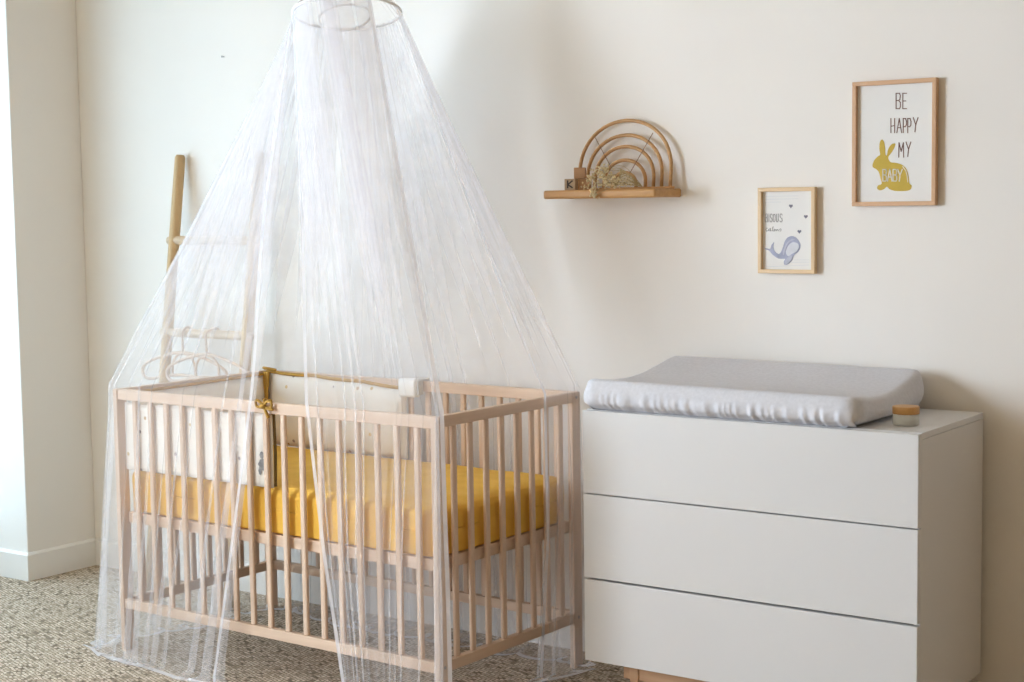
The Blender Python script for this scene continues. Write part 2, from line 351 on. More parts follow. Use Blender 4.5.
# mattress in its mustard sheet
def cushion(lo, hi, r, wr, seed, nx=60, ny=36, nz=10):
    """rounded block with wrinkled sides"""
    bm = bmesh.new(); bmesh.ops.create_cube(bm, size=2)
    bmesh.ops.subdivide_edges(bm, edges=bm.edges[:], cuts=31, use_grid_fill=True)
    lo = Vector(lo); hi = Vector(hi); c = (lo + hi) / 2; h = (hi - lo) / 2
    for v in bm.verts:
        p = Vector([v.co[i] * h[i] for i in range(3)])
        rz = r if p.z > 0 else .006
        q = Vector([max(-h[i] + (r if i < 2 else .006), min(h[i] - r, p[i])) for i in range(3)])
        d = p - q
        if p.z < 0: d.z *= r / .006
        if d.length > 1e-9:
            dn_ = d.normalized(); p = q + Vector((dn_.x * r, dn_.y * r, dn_.z * rz))
        side = max(abs(p.x / h.x), abs(p.y / h.y))
        if side > .93:
            f = wr * (N1(p.x * 26 + seed, p.y * 26, p.z * 4) + .6 * N1(p.x * 55, p.y * 55 + seed, p.z * 7))
            dirv = Vector((p.x / h.x if abs(p.x / h.x) > .93 else 0, p.y / h.y if abs(p.y / h.y) > .93 else 0, 0)).normalized()
            p -= dirv * abs(f)
        if p.z > 0: p.z += .004 * N1(p.x * 7 + seed, p.y * 7) - .004 + .004 * (1 - side)
        v.co = p + c
    return bm
mt = cushion((.026, .026, .4212), (L - .026, W - .026, .556), .028, .006, 3.1)
mat_o = obj('mattress', mt, M['sheet'], None, True, CB); mat_o.rotation_euler = (0, 0, CTH)
tag(mat_o, 'crib mattress in a mustard yellow fitted sheet', 'mattress')

# bumper: front half, left end, back half
bump_o = thing('crib_bumper', 'white printed crib bumper with mustard piping inside the crib', 'crib bumper', CB, CTH)
def panel(path, z0, z1f, th, name, mat, parent, seed, inner):
    """padded strip standing along path (x,y); inner = +1/-1 side of padding"""
    pts = [Vector(p) for p in path]; bm = bmesh.new(); rows = 14; n = len(pts)
    def nrm(i):
        t = pts[min(i + 1, n - 1)] - pts[max(i - 1, 0)]; t.normalize(); return Vector((-t.y, t.x)) * inner
    F, K = [], []
    for i, p in enumerate(pts):
        u = i / (n - 1); z1 = z1f(u); a, b_ = [], []
        for j in range(rows + 1):
            v = j / rows; z = z0 + (z1 - z0) * v
            edge = (1 - (2 * v - 1) ** 4) * (1 - (2 * u - 1) ** 16)
            d = th * (.12 + .88 * edge) + .002 * N1(u * 20 + seed, v * 4)
            nn = nrm(i)
            a.append(bm.verts.new((p.x, p.y, z)))
            q = p + nn * d
            b_.append(bm.verts.new((q.x, q.y, z)))
        F.append(a); K.append(b_)
    for i in range(n - 1):
        for j in range(rows):
            bm.faces.new((F[i][j], F[i + 1][j], F[i + 1][j + 1], F[i][j + 1]))
            bm.faces.new((K[i][j + 1], K[i + 1][j + 1], K[i + 1][j], K[i][j]))
        bm.faces.new((F[i][rows], F[i + 1][rows], K[i + 1][rows], K[i][rows]))
        bm.faces.new((K[i][0], K[i + 1][0], F[i + 1][0], F[i][0]))
    for i in (0, n - 1):
        for j in range(rows): bm.faces.new((F[i][j], F[i][j + 1], K[i][j + 1], K[i][j]) if i == 0 else (K[i][j], K[i][j + 1], F[i][j + 1], F[i][j]))
    bmesh.ops.recalc_face_normals(bm, faces=bm.faces)
    return obj(name, bm, mat, parent, True)
NB = W - .027
def line(a, b_, n): return [(a[0] + (b_[0] - a[0]) * i / n, a[1] + (b_[1] - a[1]) * i / n) for i in range(n + 1)]
fp = panel(line((.027, .0215), (.640, .0215), 40), .551, lambda u: .752 - .004 * sin(u * 12), .022, 'front_panel', M['bumper'], bump_o, 1, 1)
lp = panel(line((.0235, .05), (.0235, NB), 30), .551, lambda u: .775 + .006 * u, .022, 'end_panel', M['bumper'], bump_o, 2, -1)
bp_top = lambda u: .790 - .012 * u - .010 * u ** 3 - .004 * abs(sin(u * 9))
kp = panel(line((.03, NB), (.620, NB), 40), .550, bp_top, .024, 'back_panel', M['bumper'], bump_o, 5, -1)
bm = bmesh.new()
add_tube(bm, [(.03 + .59 * i / 40, NB - .006, bp_top(i / 40) + .001) for i in range(41)], .0055, seg=8)
add_tube(bm, [(.0235 + .008, .06 + (NB - .06) * i / 20, .7765 + .006 * i / 20) for i in range(21)], .0045, seg=8)
obj('piping', bm, M['gold'], kp, True)
bm = bmesh.new()
add_tube(bm, spline([(.036, NB - .020, .79), (.037, NB - .030, .70), (.036, NB - .030, .56)], 8), .0085, seg=8, flat=.7)
add_tube(bm, spline([(.052, NB - .024, .79), (.053, NB - .034, .70), (.052, NB - .034, .56)], 8), .0065, seg=8, flat=.7)
add_tube(bm, spline([(.02, NB - .004, .797), (.028, NB - .02, .802), (.055, NB - .018, .800), (.075, NB - .01, .796)], 6), .0042, seg=8)
obj('corner_tie', bm, M['gold'], lp, True)
bm = tube([(.640, .030, .555), (.641, .032, .65), (.640, .030, .755)], .004, seg=8)
add_tube(bm, [(.027 + .613 * i / 20, .031, .557) for i in range(21)], .0035, seg=6)
obj('edge_piping', bm, plain('dark_mustard_piping', (.16, .10, .03), .8), fp, True)
# little grey animal print at the corner of the front panel (outer side) and a few leaf marks
bm = bmesh.new()
def blob(cx, cz, rx, rz, y, n=14, ph=0):
    prism(bm, [(cx + rx * cos(2 * pi * k / n + ph) * (1 + .12 * sin(3 * k)), cz + rz * sin(2 * pi * k / n + ph)) for k in range(n)][::-1], y, y + .001)
for cx, cz, rx, rz in [(.606, .614, .020, .017), (.600, .640, .008, .010), (.616, .600, .010, .008), (.592, .596, .006, .012), (.622, .628, .006, .005)]:
    blob(cx, cz, rx, rz, .0190)
obj('animal_print', bm, plain('grey_animal_print', (.30, .30, .31), .9, .35, 90), fp)
# bow on the front rail
bow = bmesh.new(); bx, bz = .640, .782
for s in (-1, 1):
    add_tube(bow, spline([(bx, -.006, bz), (bx + s * .016, -.010, bz + .014), (bx + s * .030, -.008, bz + .012), (bx + s * .028, -.006, bz - .002), (bx + s * .012, -.006, bz - .004), (bx, -.006, bz)], 5), .0038, seg=7)
add_tube(bow, spline([(bx, -.006, bz), (bx + .008, -.009, bz - .012), (bx + .016, -.006, bz - .032)], 5), .0045, seg=7)
add_tube(bow, spline([(bx, -.006, bz), (bx + .018, -.009, bz - .006), (bx + .034, -.006, bz - .008)], 5), .004, seg=7)
add_tube(bow, [(bx - .007, -.008, bz), (bx, -.011, bz - .001), (bx + .007, -.008, bz)], .007, seg=8)
add_tube(bow, spline([(bx, -.004, bz), (bx - .004, -.001, .798), (bx - .004, .014, .7965), (bx - .004, .027, .79), (bx - .006, .028, .75)], 6), .003, seg=7)
obj('bow', bow, M['gold'], bump_o, True)

# white box clipped on the back rail
mon = thing('baby_monitor', 'small white plastic box clipped on the back rail of the crib', 'baby monitor', CB, CTH)
obj('body', box((.610, W - .058, .744), (.680, W - .028, .800), .008, 3), M['plastic'], mon, True)
bm = bmesh.new(); add_box(bm, (.640, W - .040, .7925), (.684, W + .010, .7975), .002); add_box(bm, (.640, W + .001, .755), (.684, W + .006, .795), .002)
add_box(bm, (.678, W - .050, .752), (.686, W - .026, .7945), .002)
obj('clip', bm, plain('grey_white_plastic', (.62, .62, .62), .4), mon)

# ------------------------------------------------------------------ the canopy (built in the crib's own frame)
can = thing('bed_canopy', 'sheer white net bed canopy hanging from a hoop over the crib', 'bed canopy', CB, CTH)
HC = Vector((.685, .314, 1.862)); HR = .151
tocam = Vector((3.0, -3.45, 0)).normalized()
def hoop(phi, r=HR, dz=0):
    d = Vector((cos(phi), sin(phi), 0)); tilt = sin(radians(11)) * d.dot(tocam)
    return HC + Vector((d.x * r, d.y * r, tilt * r + dz))
hp = tube([hoop(2 * pi * k / 64) for k in range(64)], .0045, seg=8, closed=True)
obj('hoop', hp, M['tape'], can, True)
bm = tube([HC + Vector((-.01 + .072 * cos(2 * pi * k / 40), .072 * sin(2 * pi * k / 40), -.012 - .030 * cos(2 * pi * k / 40 + .6) + .02 * sin(2 * pi * k / 40))) for k in range(40)], .004, seg=8, closed=True)
obj('inner_ring', bm, M['tape'], can, True)
# cap net from hoop up to the hanging loop, cord and ceiling hook
bm = bmesh.new(); nseg = 240; apex = HC + Vector((0, 0, .34)); rows = []
for j in range(13):
    t = j / 12; r = []
    for k in range(nseg):
        ph = 2 * pi * k / nseg; p = hoop(ph).lerp(apex + Vector((cos(ph), sin(ph), 0)) * .01, t)
        d = Vector((cos(ph), sin(ph), 0)); p += d * (.004 * (1 - t) * sin(ph * 40) - .05 * sin(pi * t))
        r.append(bm.verts.new(p))
    rows.append(r)
for A, B in zip(rows, rows[1:]):
    for k in range(nseg): bm.faces.new((A[k], A[(k + 1) % nseg], B[(k + 1) % nseg], B[k]))
obj('cap_net', bm, M['net'], can, True)
bm = tube([apex - Vector((0, 0, .02)), Vector((apex.x, apex.y, CZ))], .003, seg=8)
obj('hanging_cord', bm, M['tape'], can, True)

def net_panel(keys, pleats, seed, edge_fold=1.0, thin_end=0.0, rows=(30, 26, 12)):
    """keys: (phi, rail(e,n,z), mid(e,n,z), floor(e,n), pool(e,n), s) -> pleated cloth"""
    S = [k[-1] for k in keys]
    def interp(s, idx):
        if s <= S[0]: i = 0
        elif s >= S[-1]: i = len(S) - 2
        else: i = max(j for j in range(len(S) - 1) if S[j] <= s)
        t = (s - S[i]) / (S[i + 1] - S[i]); t = max(-.15, min(1.15, t))
        def V_(x): return x if isinstance(x, float) else Vector(x)
        a = V_(keys[i][idx]); b_ = V_(keys[i + 1][idx])
        return a + (b_ - a) * t
    def base(s, r):
        rail = interp(s, 1); mid = interp(s, 2); fl = interp(s, 3); po = interp(s, 4)
        top = hoop(interp(s, 0)); fl = Vector((fl.x, fl.y, .012)); po = Vector((po.x, po.y, .006))
        if r <= 1:
            p = top.lerp(rail, r); p.z -= .012 * sin(pi * r); return p
        if r <= 2:
            t = r - 1
            if t < .5: q = rail.lerp(mid, t * 2)
            else: q = mid.lerp(fl, t * 2 - 1)
            return q
        t = r - 2; p = fl.lerp(po, t); return p
    cols = pleats * 14
    rr = [i / rows[0] for i in range(rows[0])] + [1 + i / rows[1] for i in range(rows[1])] + [2 + i / rows[2] for i in range(rows[2] + 1)]
    s0, s1 = S[0], S[-1]; C = Vector((.62, .32, 0))
    G = []
    for c in range(cols + 1):
        u = c / cols; s = s0 + (s1 - s0) * u
        k = u * pleats + 1.3 * N1(u * pleats * .45, seed)
        ra = .5 + .5 * N1(u * pleats * .31 + 40, seed + 9)
        edge = max(0, 1 - min(u, 1 - u if not thin_end else 1) * pleats / 3.0) * edge_fold
        col = []
        for r in rr:
            drift = (.35 * N1(u * 9 + seed, r * .9) + .18 * N1(u * 23 + seed, r * 2.2)) * min(1, r) * (1 if r < 2 else 1.3)
            drift *= min(1, min(u, 1 - u) * pleats / 2)
            rail_A = (.25 + 2.9 * ra ** 2) * (1 - .75 * max(0, (u - .93) / .07) * thin_end)
            if r < 1:
                w_ = max(0, (r - .45) / .55); w_ = w_ * w_ * (3 - 2 * w_)
                A = (6.6 - 1.6 * r) * (1 - w_) + rail_A * w_; b_ = .003 + .007 * r * ra
            else: A = rail_A + .5 * max(0, r - 1); b_ = .010 * ra + .004 + (.016 * (r - 1) if r < 2 else .016)
            A += edge * 1.0 * min(1, r)
            th = 2 * pi * k
            ds = -A * sin(th) / (2 * pi * pleats) * (s1 - s0) + drift * (s1 - s0) / pleats
            ss = max(s0, min(s1, s + ds)) if r > 0 else max(s0, min(s1, s + ds))
            p = base(ss, r)
            nn = Vector((p.x, p.y, 0)) - C; nn.z = 0
            if r <= 1: nn = nn + Vector((0, 0, .0))
            nn.normalize()
            off = b_ * cos(th) * .5 + (.014 * N1(u * 6 + seed, r * 1.3) * (r - 1) if 1 < r <= 2 else (.014 * N1(u * 6 + seed, 2.6) if r > 2 else 0))
            p += nn * off
            if r > 2: p += nn * (.030 * N1(u * 17 + seed, 5.5) * (r - 2))
            if r > 2:
                p.z = .004 + .012 * max(0, .5 + .5 * cos(th)) + .014 * max(0, N1(p.x * 11 + seed, p.y * 11)) * (1 - (r - 2) * .4)
            col.append(p)
        G.append(col)
    return G, rr
def grid_mesh(G):
    bm = bmesh.new(); V = [[bm.verts.new(p) for p in col] for col in G]
    for A, B in zip(V, V[1:]):
        for j in range(len(A) - 1): bm.faces.new((A[j], B[j], B[j + 1], A[j + 1]))
    return bm
def hem_mesh(G, w=.011):
    bm = bmesh.new()
    def strip(P, Q):
        a = [bm.verts.new(p) for p in P]; b_ = [bm.verts.new(q) for q in Q]
        for i in range(len(a) - 1): bm.faces.new((a[i], a[i + 1], b_[i + 1], b_[i]))
    for col, sg in ((G[0], 1), (G[-1], -1)):
        ref = G[20] if sg == 1 else G[-21]
        P, Q = [], []
        for i, p in enumerate(col):
            d = ref[i] - p; d = d.normalized() if d.length > 1e-6 else Vector((1, 0, 0))
            P.append(p + Vector((0, -.0012, .0006))); Q.append(p + d * w + Vector((0, -.0012, .0006)))
        strip(P, Q)
    P = [c[-1] + Vector((0, 0, .002)) for c in G]; Q = []
    for c in G:
        d = c[-3] - c[-1]; d.z = 0; d = d.normalized() if d.length > 1e-6 else Vector((0, 0, 1))
        Q.append(c[-1] + d * w * 1.3 + Vector((0, 0, .004)))
    strip(P, Q)
    return bm
a_ = lambda d: radians(d)
R = .806
keysA = [
 (a_(224.0), (.625, -.014, R), (.548, -.030, .36), (.505, -.05), (.60, -.10), 0.0),
 (a_(221.0), (.52, -.012, R), (.44, -.030, .36), (.40, -.06), (.42, -.14), .10),
 (a_(217.0), (.30, -.012, R), (.25, -.035, .36), (.22, -.07), (.20, -.12), .32),
 (a_(212.0), (.10, -.012, R), (.09, -.040, .36), (.08, -.07), (.06, -.11), .52),
 (a_(207.0), (-.008, -.012, R), (-.035, -.030, .40), (-.045, -.055), (-.075, -.055), .64),
 (a_(201.0), (-.014, .06, R), (-.05, .06, .40), (-.06, .06), (-.105, .05), .72),
 (a_(186.0), (-.014, .30, R), (-.045, .30, .40), (-.05, .30), (.02, .30), .96),
 (a_(166.0), (-.014, .60, R), (-.035, .60, .40), (-.04, .60), (.01, .56), 1.26),
 (a_(158.0), (.03, .664, R), (.02, .675, .40), (.02, .675), (.06, .60), 1.34),
 (a_(128.0), (.35, .664, R), (.35, .69, .40), (.35, .68), (.35, .56), 1.66),
 (a_(103.0), (.65, .664, R), (.65, .69, .40), (.65, .68), (.65, .57), 1.96),
 (a_(76.0), (.98, .664, R), (.98, .69, .40), (.98, .68), (.98, .58), 2.28),
 (a_(52.0), (1.225, .660, R), (1.24, .675, .40), (1.24, .67), (1.24, .62), 2.54),
 (a_(40.0), (1.256, .60, R), (1.262, .60, .40), (1.27, .60), (1.33, .63), 2.62),
 (a_(12.0), (1.256, .44, R), (1.256, .44, .40), (1.225, .44), (1.20, .33), 2.78)]
keysB = [
 (a_(228.0), (.800, -.014, R), (.868, -.030, .40), (.955, -.05), (.985, -.10), 0.0),
 (a_(246.0), (.90, -.012, R), (.93, -.034, .40), (1.00, -.06), (1.02, -.11), .10),
 (a_(268.0), (1.02, -.012, R), (1.03, -.036, .40), (1.06, -.06), (1.08, -.11), .22),
 (a_(305.0), (1.19, -.012, R), (1.17, -.036, .40), (1.17, -.06), (1.18, -.10), .39),
 (a_(328.0), (1.250, -.010, R), (1.248, -.026, .40), (1.255, -.04), (1.27, -.08), .46),
 (a_(338.0), (1.256, .012, R), (1.262, .012, .40), (1.275, .0), (1.29, -.04), .49)]
GA, _ = net_panel(keysA, 40, 3.3, 1.0, 1.0)
GB, _ = net_panel(keysB, 13, 8.1)
for G in (GA, GB):
    npn = obj('net_panel', grid_mesh(G), M['net'], can, True)
    obj('hem', hem_mesh(G), M['hem'], npn, True)

# ------------------------------------------------------------------ ladder and hangers
lad = thing('ladder', 'wooden decorative ladder leaning on the wall behind the crib', 'ladder', (0, 0, 0))
def lad_y(z): return -.235 + (.235 - .026) * z / 1.5
for x in (-.445, -.065):
    pts = [(x, lad_y(z), z) for z in (0.004, .5, 1.0, 1.44, 1.497, 1.505)]
    obj('side_pole', tube(pts, [.019, .019, .019, .0185, .018, .014], seg=16), M['lad_wood'], lad, True)
for z in (.27, .585, .898, 1.212):
    obj('rung', tube([(-.47, lad_y(z) - .004, z), (-.45, lad_y(z), z), (-.06, lad_y(z), z), (-.04, lad_y(z) - .004, z)], [.013, .0155, .0155, .013], seg=14), M['lad_wood_x'], lad, True)
def hanger(x, y, rz, hw, label, fy=-.024):
    t = thing('clothes_hanger', label, 'hanger', (x, y, .80), rz, 'cane hangers on the ladder')
    top = .898 + .0155 + .006 - .80           # hook rests over the rung
    hook = spline([(.0, fy, .030), (.0, fy - .002, .07), (.0, fy + .001, top - .015), (.0, 0, top), (.0, .022, top - .012), (.0, .025, top - .04)], 8)
    obj('hook', tube(hook, .0042, seg=8), M['cane'], t, True)
    ol = [(0, .034), (.4, .022), (.8, -.002), (.97, -.022), (1.0, -.042), (.95, -.058), (.8, -.064), (.4, -.050), (0, -.044)]
    loop = [(u * hw, fy, z) for u, z in ol] + [(-u * hw, fy, z) for u, z in ol[-2:0:-1]]
    cl = [Vector(p) for p in smooth_closed(loop, 5)]
    obj('shoulder_loop', tube(cl, .0055, seg=8, closed=True), M['cane'], t, True)
    ar = [(-.055, fy, -.048), (-.052, fy, -.005), (-.03, fy, .022), (0, fy, .030), (.03, fy, .022), (.052, fy, -.005), (.055, fy, -.048)]
    obj('inner_arch', tube(spline(ar, 6), .0045, seg=8), M['cane'], t, True)
    return t
hanger(-.345, lad_y(.898), 0, .205, 'pale cane hanger on the ladder rung, nearer its left pole')
hanger(-.215, lad_y(.898), 0, .195, 'pale cane hanger on the ladder rung, nearer its right pole', -.040)

# ------------------------------------------------------------------ rainbow shelf
bm = bmesh.new()
pts = [(0, 0), (0, -.118)]
for k in range(7): t_ = pi + k / 6 * pi / 2; pts.append((.020 + .020 * cos(t_), -.118 + .020 * sin(t_)))
for k in range(5): t_ = 1.5 * pi + k / 4 * pi / 2; pts.append((.367 + .006 * cos(t_), -.132 + .006 * sin(t_)))
pts.append((.376, 0))
f = bm.faces.new([bm.verts.new((x, y, 0)) for x, y in pts])
r = bmesh.ops.extrude_face_region(bm, geom=[f])
for v in r['geom']:
    if isinstance(v, bmesh.types.BMVert): v.co.z = .024
bmesh.ops.recalc_face_normals(bm, faces=bm.faces)
es = [e for e in bm.edges if abs(e.verts[0].co.z - e.verts[1].co.z) < 1e-6 and not all(abs(v.co.y) < 1e-5 for v in e.verts)]
bmesh.ops.bevel(bm, geom=es, offset=.006, segments=3, profile=.5, affect='EDGES')
tag(obj('wall_shelf', bm, M['shelf'], None, 'auto', (1.136, 0, 1.333)), 'honey wood wall shelf with rounded edges carrying a rainbow ornament', 'shelf')
rb = thing('rainbow_ornament', 'rattan rainbow of five arches standing on the wall shelf', 'ornament', (1.348, -.036, 1.357))
ARCH = [(.149, .150, .193, 0), (.122, .122, .152, 0), (.096, .096, .120, 0), (.066, .070, .082, 0), (.038, .040, .047, 0)]
for rl, rr_, h, _z in ARCH:
    pts = []
    st = h - (rl + rr_) / 2 * .95; st = max(st, .006)
    pts.append((-rl, 0, .0045))
    for k in range(25):
        a = pi - pi * k / 24; r = rl if a > pi / 2 else rr_
        pts.append((r * cos(a), .0, st + (h - st) * sin(a) ** .92))
    pts.append((rr_, 0, .0045))
    obj('arch', tube([(x, y + .02 * z / .2, z) for x, y, z in pts], .0052, seg=10), M['rattan'], rb, True)
for p, q in (((-.098, .149), (-.040, .062)), ((.092, .155), (.020, .044))):
    obj('cord', tube([(p[0], .008, p[1]), (q[0], .0, q[1])], .0012, seg=6), M['cord'], rb)
obj('base_bar', box((-.156, -.010, 0), (.158, .012, .006), .002), M['shelf'], rb)

BS = .0315
def block(x, y, z, rz, label, letter=None, mat='block'):
    t = thing('toy_block', label, 'toy block', (x, y, z), rz, 'wooden toy blocks on the shelf')
    obj('cube', box((-BS / 2, -BS / 2, 0), (BS / 2, BS / 2, BS), .0015), M[mat], t)
    if letter:
        bm = bmesh.new()
        K = [[(0, 0), (0, 1)], [(1, 1), (0, .45), (1, 0)]]
        strokes(bm, [[(-.006 + .013 * u, .0075 + .018 * v) for u, v in l] for l in K], .0042, -BS / 2 - .0005, -BS / 2 + .0005)
        obj('letter', bm, M['ink'], t)
    return t
zs = 1.357
block(1.217, -.104, zs, .30, 'grey-brown wooden block printed with a black K on the shelf', 'K', 'block2')
block(1.241, -.069, zs, .42, 'plain wooden block on the shelf under another block, right of the K block')
block(1.226, -.072, zs + BS + .0005, .45, 'plain wooden block on top of the little block stack')

fl = thing('dried_flowers', 'bunch of cream dried flowers lying on the wall shelf', 'dried flowers', (1.362, -.108, 1.357))
bs, bf_ = bmesh.new(), bmesh.new()
random.seed(11)
def fl_branch(a, tip):
    pts = spline([a, ((a[0] + tip[0]) / 2, (a[1] + tip[1]) / 2, max(a[2], tip[2]) + .006), tip], 5); add_tube(bs, pts, .0007, seg=5); return pts
def puff(p, n, spread, rmin, rmax):
    for _ in range(n):
        q = Vector(p) + Vector((random.gauss(0, spread), random.gauss(0, spread * .6), random.gauss(0, spread)))
        if q.z < .004 and q.y > -.03: q.z = .004
        r = bmesh.ops.create_icosphere(bf_, subdivisions=1, radius=random.uniform(rmin, rmax))
        for v in r['verts']: v.co = v.co + v.co.normalized() * random.uniform(-.0006, .0006) + q
for tx, ty, tz, n in [(-.060, -.030, .030, 26), (-.072, -.028, .012, 18), (-.048, -.038, -.006, 26), (-.040, -.040, -.018, 18), (-.034, -.036, .012, 20), (-.030, -.030, .050, 24), (-.012, -.026, .056, 30), (-.018, -.032, .034, 30), (.004, -.026, .036, 26), (-.004, -.030, .018, 24), (.022, -.022, .030, 18), (-.046, -.026, .045, 14), (.034, -.020, .016, 16), (.014, -.026, .012, 16)]:
    fl_branch((.09, .0, .006), (tx, ty, tz)); puff((tx, ty, tz), n, .0068, .0018, .0036)
for k in range(16):
    a = .1 + .09 * k; fl_branch((-.005 + .002 * k, -.02, .010), (.03 + .05 * cos(a), -.015, .006 + .042 * sin(a)))
    puff((.03 + .05 * cos(a) * .7, -.018, .006 + .042 * sin(a) * .7), 3, .005, .001, .002)
obj('stems', bs, M['stem'], fl, True)
o = obj('blossoms', bf_, M['flower'], fl, True); o['kind'] = 'stuff'

# ------------------------------------------------------------------ pictures
def mm(l): return [(x / 1000, z / 1000) for x, z in l]
def picture(x, z, w, h, fw, d, label, mx_, mz_):
    t = thing('framed_picture', label, 'picture', (x, -.002, z))
    def rail(lo, hi, m_): return obj('frame_rail', box(lo, hi, .0012), M[m_], t)
    rail((0, -d, h - fw), (w, 0, h), mx_); rail((0, -d, 0), (w, 0, fw), mx_)
    rail((0, -d, fw), (fw, 0, h - fw), mz_); rail((w - fw, -d, fw), (w, 0, h - fw), mz_)
    pp = obj('print', box((fw - .001, -.007, fw - .001), (w - fw + .001, -.004, h - fw + .001)), M['paper'], t)
    return t, pp
def art(name, parent, mat, polys=(), lines=(), w=.002, y=-.0072, lab=None):
    bm = bmesh.new()
    for p in polys: prism(bm, p, y - .0005, y + .0004)
    if lines: strokes(bm, lines, w, y - .0005, y + .0004)
    bmesh.ops.recalc_face_normals(bm, faces=bm.faces)
    o = obj(name, bm, mat, parent)
    if lab: o['label'] = lab
    return o
t, pp = picture(2.024, 1.302, .223, .317, .011, .018, 'larger oak-framed print of a mustard rabbit with the words BE HAPPY MY BABY', 'oak_x', 'oak_z')
art('rabbit', pp, M['ochre'], [smooth_closed(mm(ART['rabbit']), 3)])
for k in ('be', 'happy', 'my'): art('lettering', pp, M['brown_print'], lines=[mm(l) for l in ART[k]], w=.0023, lab='brown %s lettering' % k.upper())
art('lettering', pp, M['white_print'], lines=[mm(l) for l in ART['baby']], w=.0026, y=-.0080, lab='white BABY lettering on the rabbit')
art('hip_line', pp, M['white_print'], lines=[mm(ART['hip'])], w=.0018, y=-.0080)
t, pp = picture(1.756, 1.126, .165, .228, .0105, .018, 'smaller pale-framed print of a blue whale with three hearts', 'pine_x', 'pine_z')
art('whale', pp, M['whale1'], [smooth_closed(mm(ART['whale']), 3)])
art('belly', pp, M['whale2'], [smooth_closed(mm(ART['belly']), 3)], y=-.0078)
art('stripe', pp, M['whale3'], [smooth_closed(mm(ART['stripe']), 3)], y=-.0082)
art('fin', pp, M['whale3'], [smooth_closed(mm(ART['fin']), 3)], y=-.0086)
for hx, hz in mm(ART['hearts']):
    art('heart', pp, M['heart'], [[(hx + 0.0055 * 16 * sin(a) ** 3 / 16, hz + .0055 * (13 * cos(a) - 5 * cos(2 * a) - 2 * cos(3 * a) - cos(4 * a)) / 16) for a in [2 * pi * k / 28 for k in range(28)]]])
art('lettering', pp, M['grey_print'], lines=[mm(l) for l in ART['bisous']], w=.0016, lab='grey capital lettering')
art('script', pp, M['grey_print'], lines=[mm(l) for l in ART['script']], w=.0011)
for l in ART['lines']: art('fine_line', pp, M['faint'], lines=[mm(l)], w=.0010)  # thin pale blue-grey strips near the top and bottom of the paper
bm = lathe([(.002, 0), (.002, .008), (.0035, .0085), (.0035, .0105)], 10)
bmesh.ops.transform(bm, matrix=Matrix.Translation((-.245, 0, 1.83)) @ Matrix.Rotation(pi / 2, 4, 'X'), verts=bm.verts)
tag(obj('nail', bm, M['steel']), 'tiny nail in the bare wall high above the ladder', 'nail')

# ------------------------------------------------------------------ chest of drawers
CX0, CX1, CYF, CYB, CZT = 1.477, 2.378, -.462, -.03, .790
ch = thing('chest_of_drawers', 'white three-drawer chest on wooden legs beside the crib', 'chest of drawers', (CX0, CYB, 0))
cw, cd = CX1 - CX0, CYF - CYB
bm = bmesh.new(); YD = cd + .019
add_box(bm, (0, YD, .131), (.016, 0, .7745), .001); add_box(bm, (cw - .016, YD, .131), (cw, 0, .7745), .001)
add_box(bm, (.016, YD + .002, .131), (cw - .016, -.004, .147)); add_box(bm, (.016, -.012, .147), (cw - .016, -.006, .7745))
obj('carcass', bm, M['chest'], ch)
obj('top', box((0, YD - .0, .7752), (cw, 0, .790), .0012), M['chest'], ch)
for z0, z1 in ((.131, .3460), (.3515, .5700), (.5733, .7885)):
    dr = obj('drawer', box((.0, cd, z0), (cw - .0, cd + .018, z1), .0015), M['chest'], ch)
    obj('drawer_box', box((.022, cd + .0185, z0 + .025), (cw - .022, -.03, z1 - .03)), M['chest_dark'], dr)
bm = bmesh.new()
add_box(bm, (.09, cd + .045, .085), (cw - .09, cd + .070, .1305), .002); add_box(bm, (.09, -.075, .085), (cw - .09, -.05, .1305), .002)
add_box(bm, (.09, cd + .07, .085), (.115, -.075, .1305), .002); add_box(bm, (cw - .115, cd + .07, .085), (cw - .09, -.075, .1305), .002)
obj('leg_frame', bm, M['legwood'], ch)
for x in (.108, cw - .135):
    for y in (cd + .040, -.085):
        bm = box((x, y, 0), (x + .03, y + .03, .1305), .004)
        for v in bm.verts:
            if v.co.z < .02: v.co.x += (x + .015 - v.co.x) * .25; v.co.y += (y + .015 - v.co.y) * .25
        obj('leg', bm, wood_leg if False else M['legwood'], ch)

# changing pad in a grey stretch cover
bm = bmesh.new(); NX, NY = 150, 80
PX0, PX1, PY0, PY1 = 1.474, 2.236, -.468, -.035
def top_h(u, v):
    # v: 0 front .. 1 back ; contoured - raised long edges, dipping middle
    prof = .078 * (1 - sin(pi * min(1, max(0, v))) ** 1.2 * .27) + .030 * max(0, v) ** 2.2
    return prof - .006 * u
def rounded(u, v, rr=.042):
    x = u * (PX1 - PX0); y = v * (PY1 - PY0); w_ = PX1 - PX0; h_ = PY1 - PY0
    qx = min(max(x, rr), w_ - rr); qy = min(max(y, rr), h_ - rr); dx, dy = x - qx, y - qy
    d = max(abs(dx), abs(dy))
    l = sqrt(dx * dx + dy * dy)
    if l > 1e-9: dx, dy = dx * d / l, dy * d / l
    return PX0 + qx + dx, PY0 + qy + dy
ring_rows = []
def edge_dist(u, v): return min(u * (PX1 - PX0), (1 - u) * (PX1 - PX0), v * (PY1 - PY0), (1 - v) * (PY1 - PY0))
V = []
for i in range(NX + 1):
    r = []
    for j in range(NY + 1):
        u, v = i / NX, j / NY; x, y = rounded(u, v); x += .028 * max(0, v) ** 2 * (1 - u) ** 2; d = edge_dist(u, v)
        hgt = top_h(u, v); rd = .024
        drop = rd - sqrt(max(0, rd * rd - max(0, rd - d) ** 2)) if d < rd else 0
        z = .794 + hgt - drop + .0012 * N1(x * 18, y * 18, 4)
        r.append(bm.verts.new((x, y, z)))
    V.append(r)
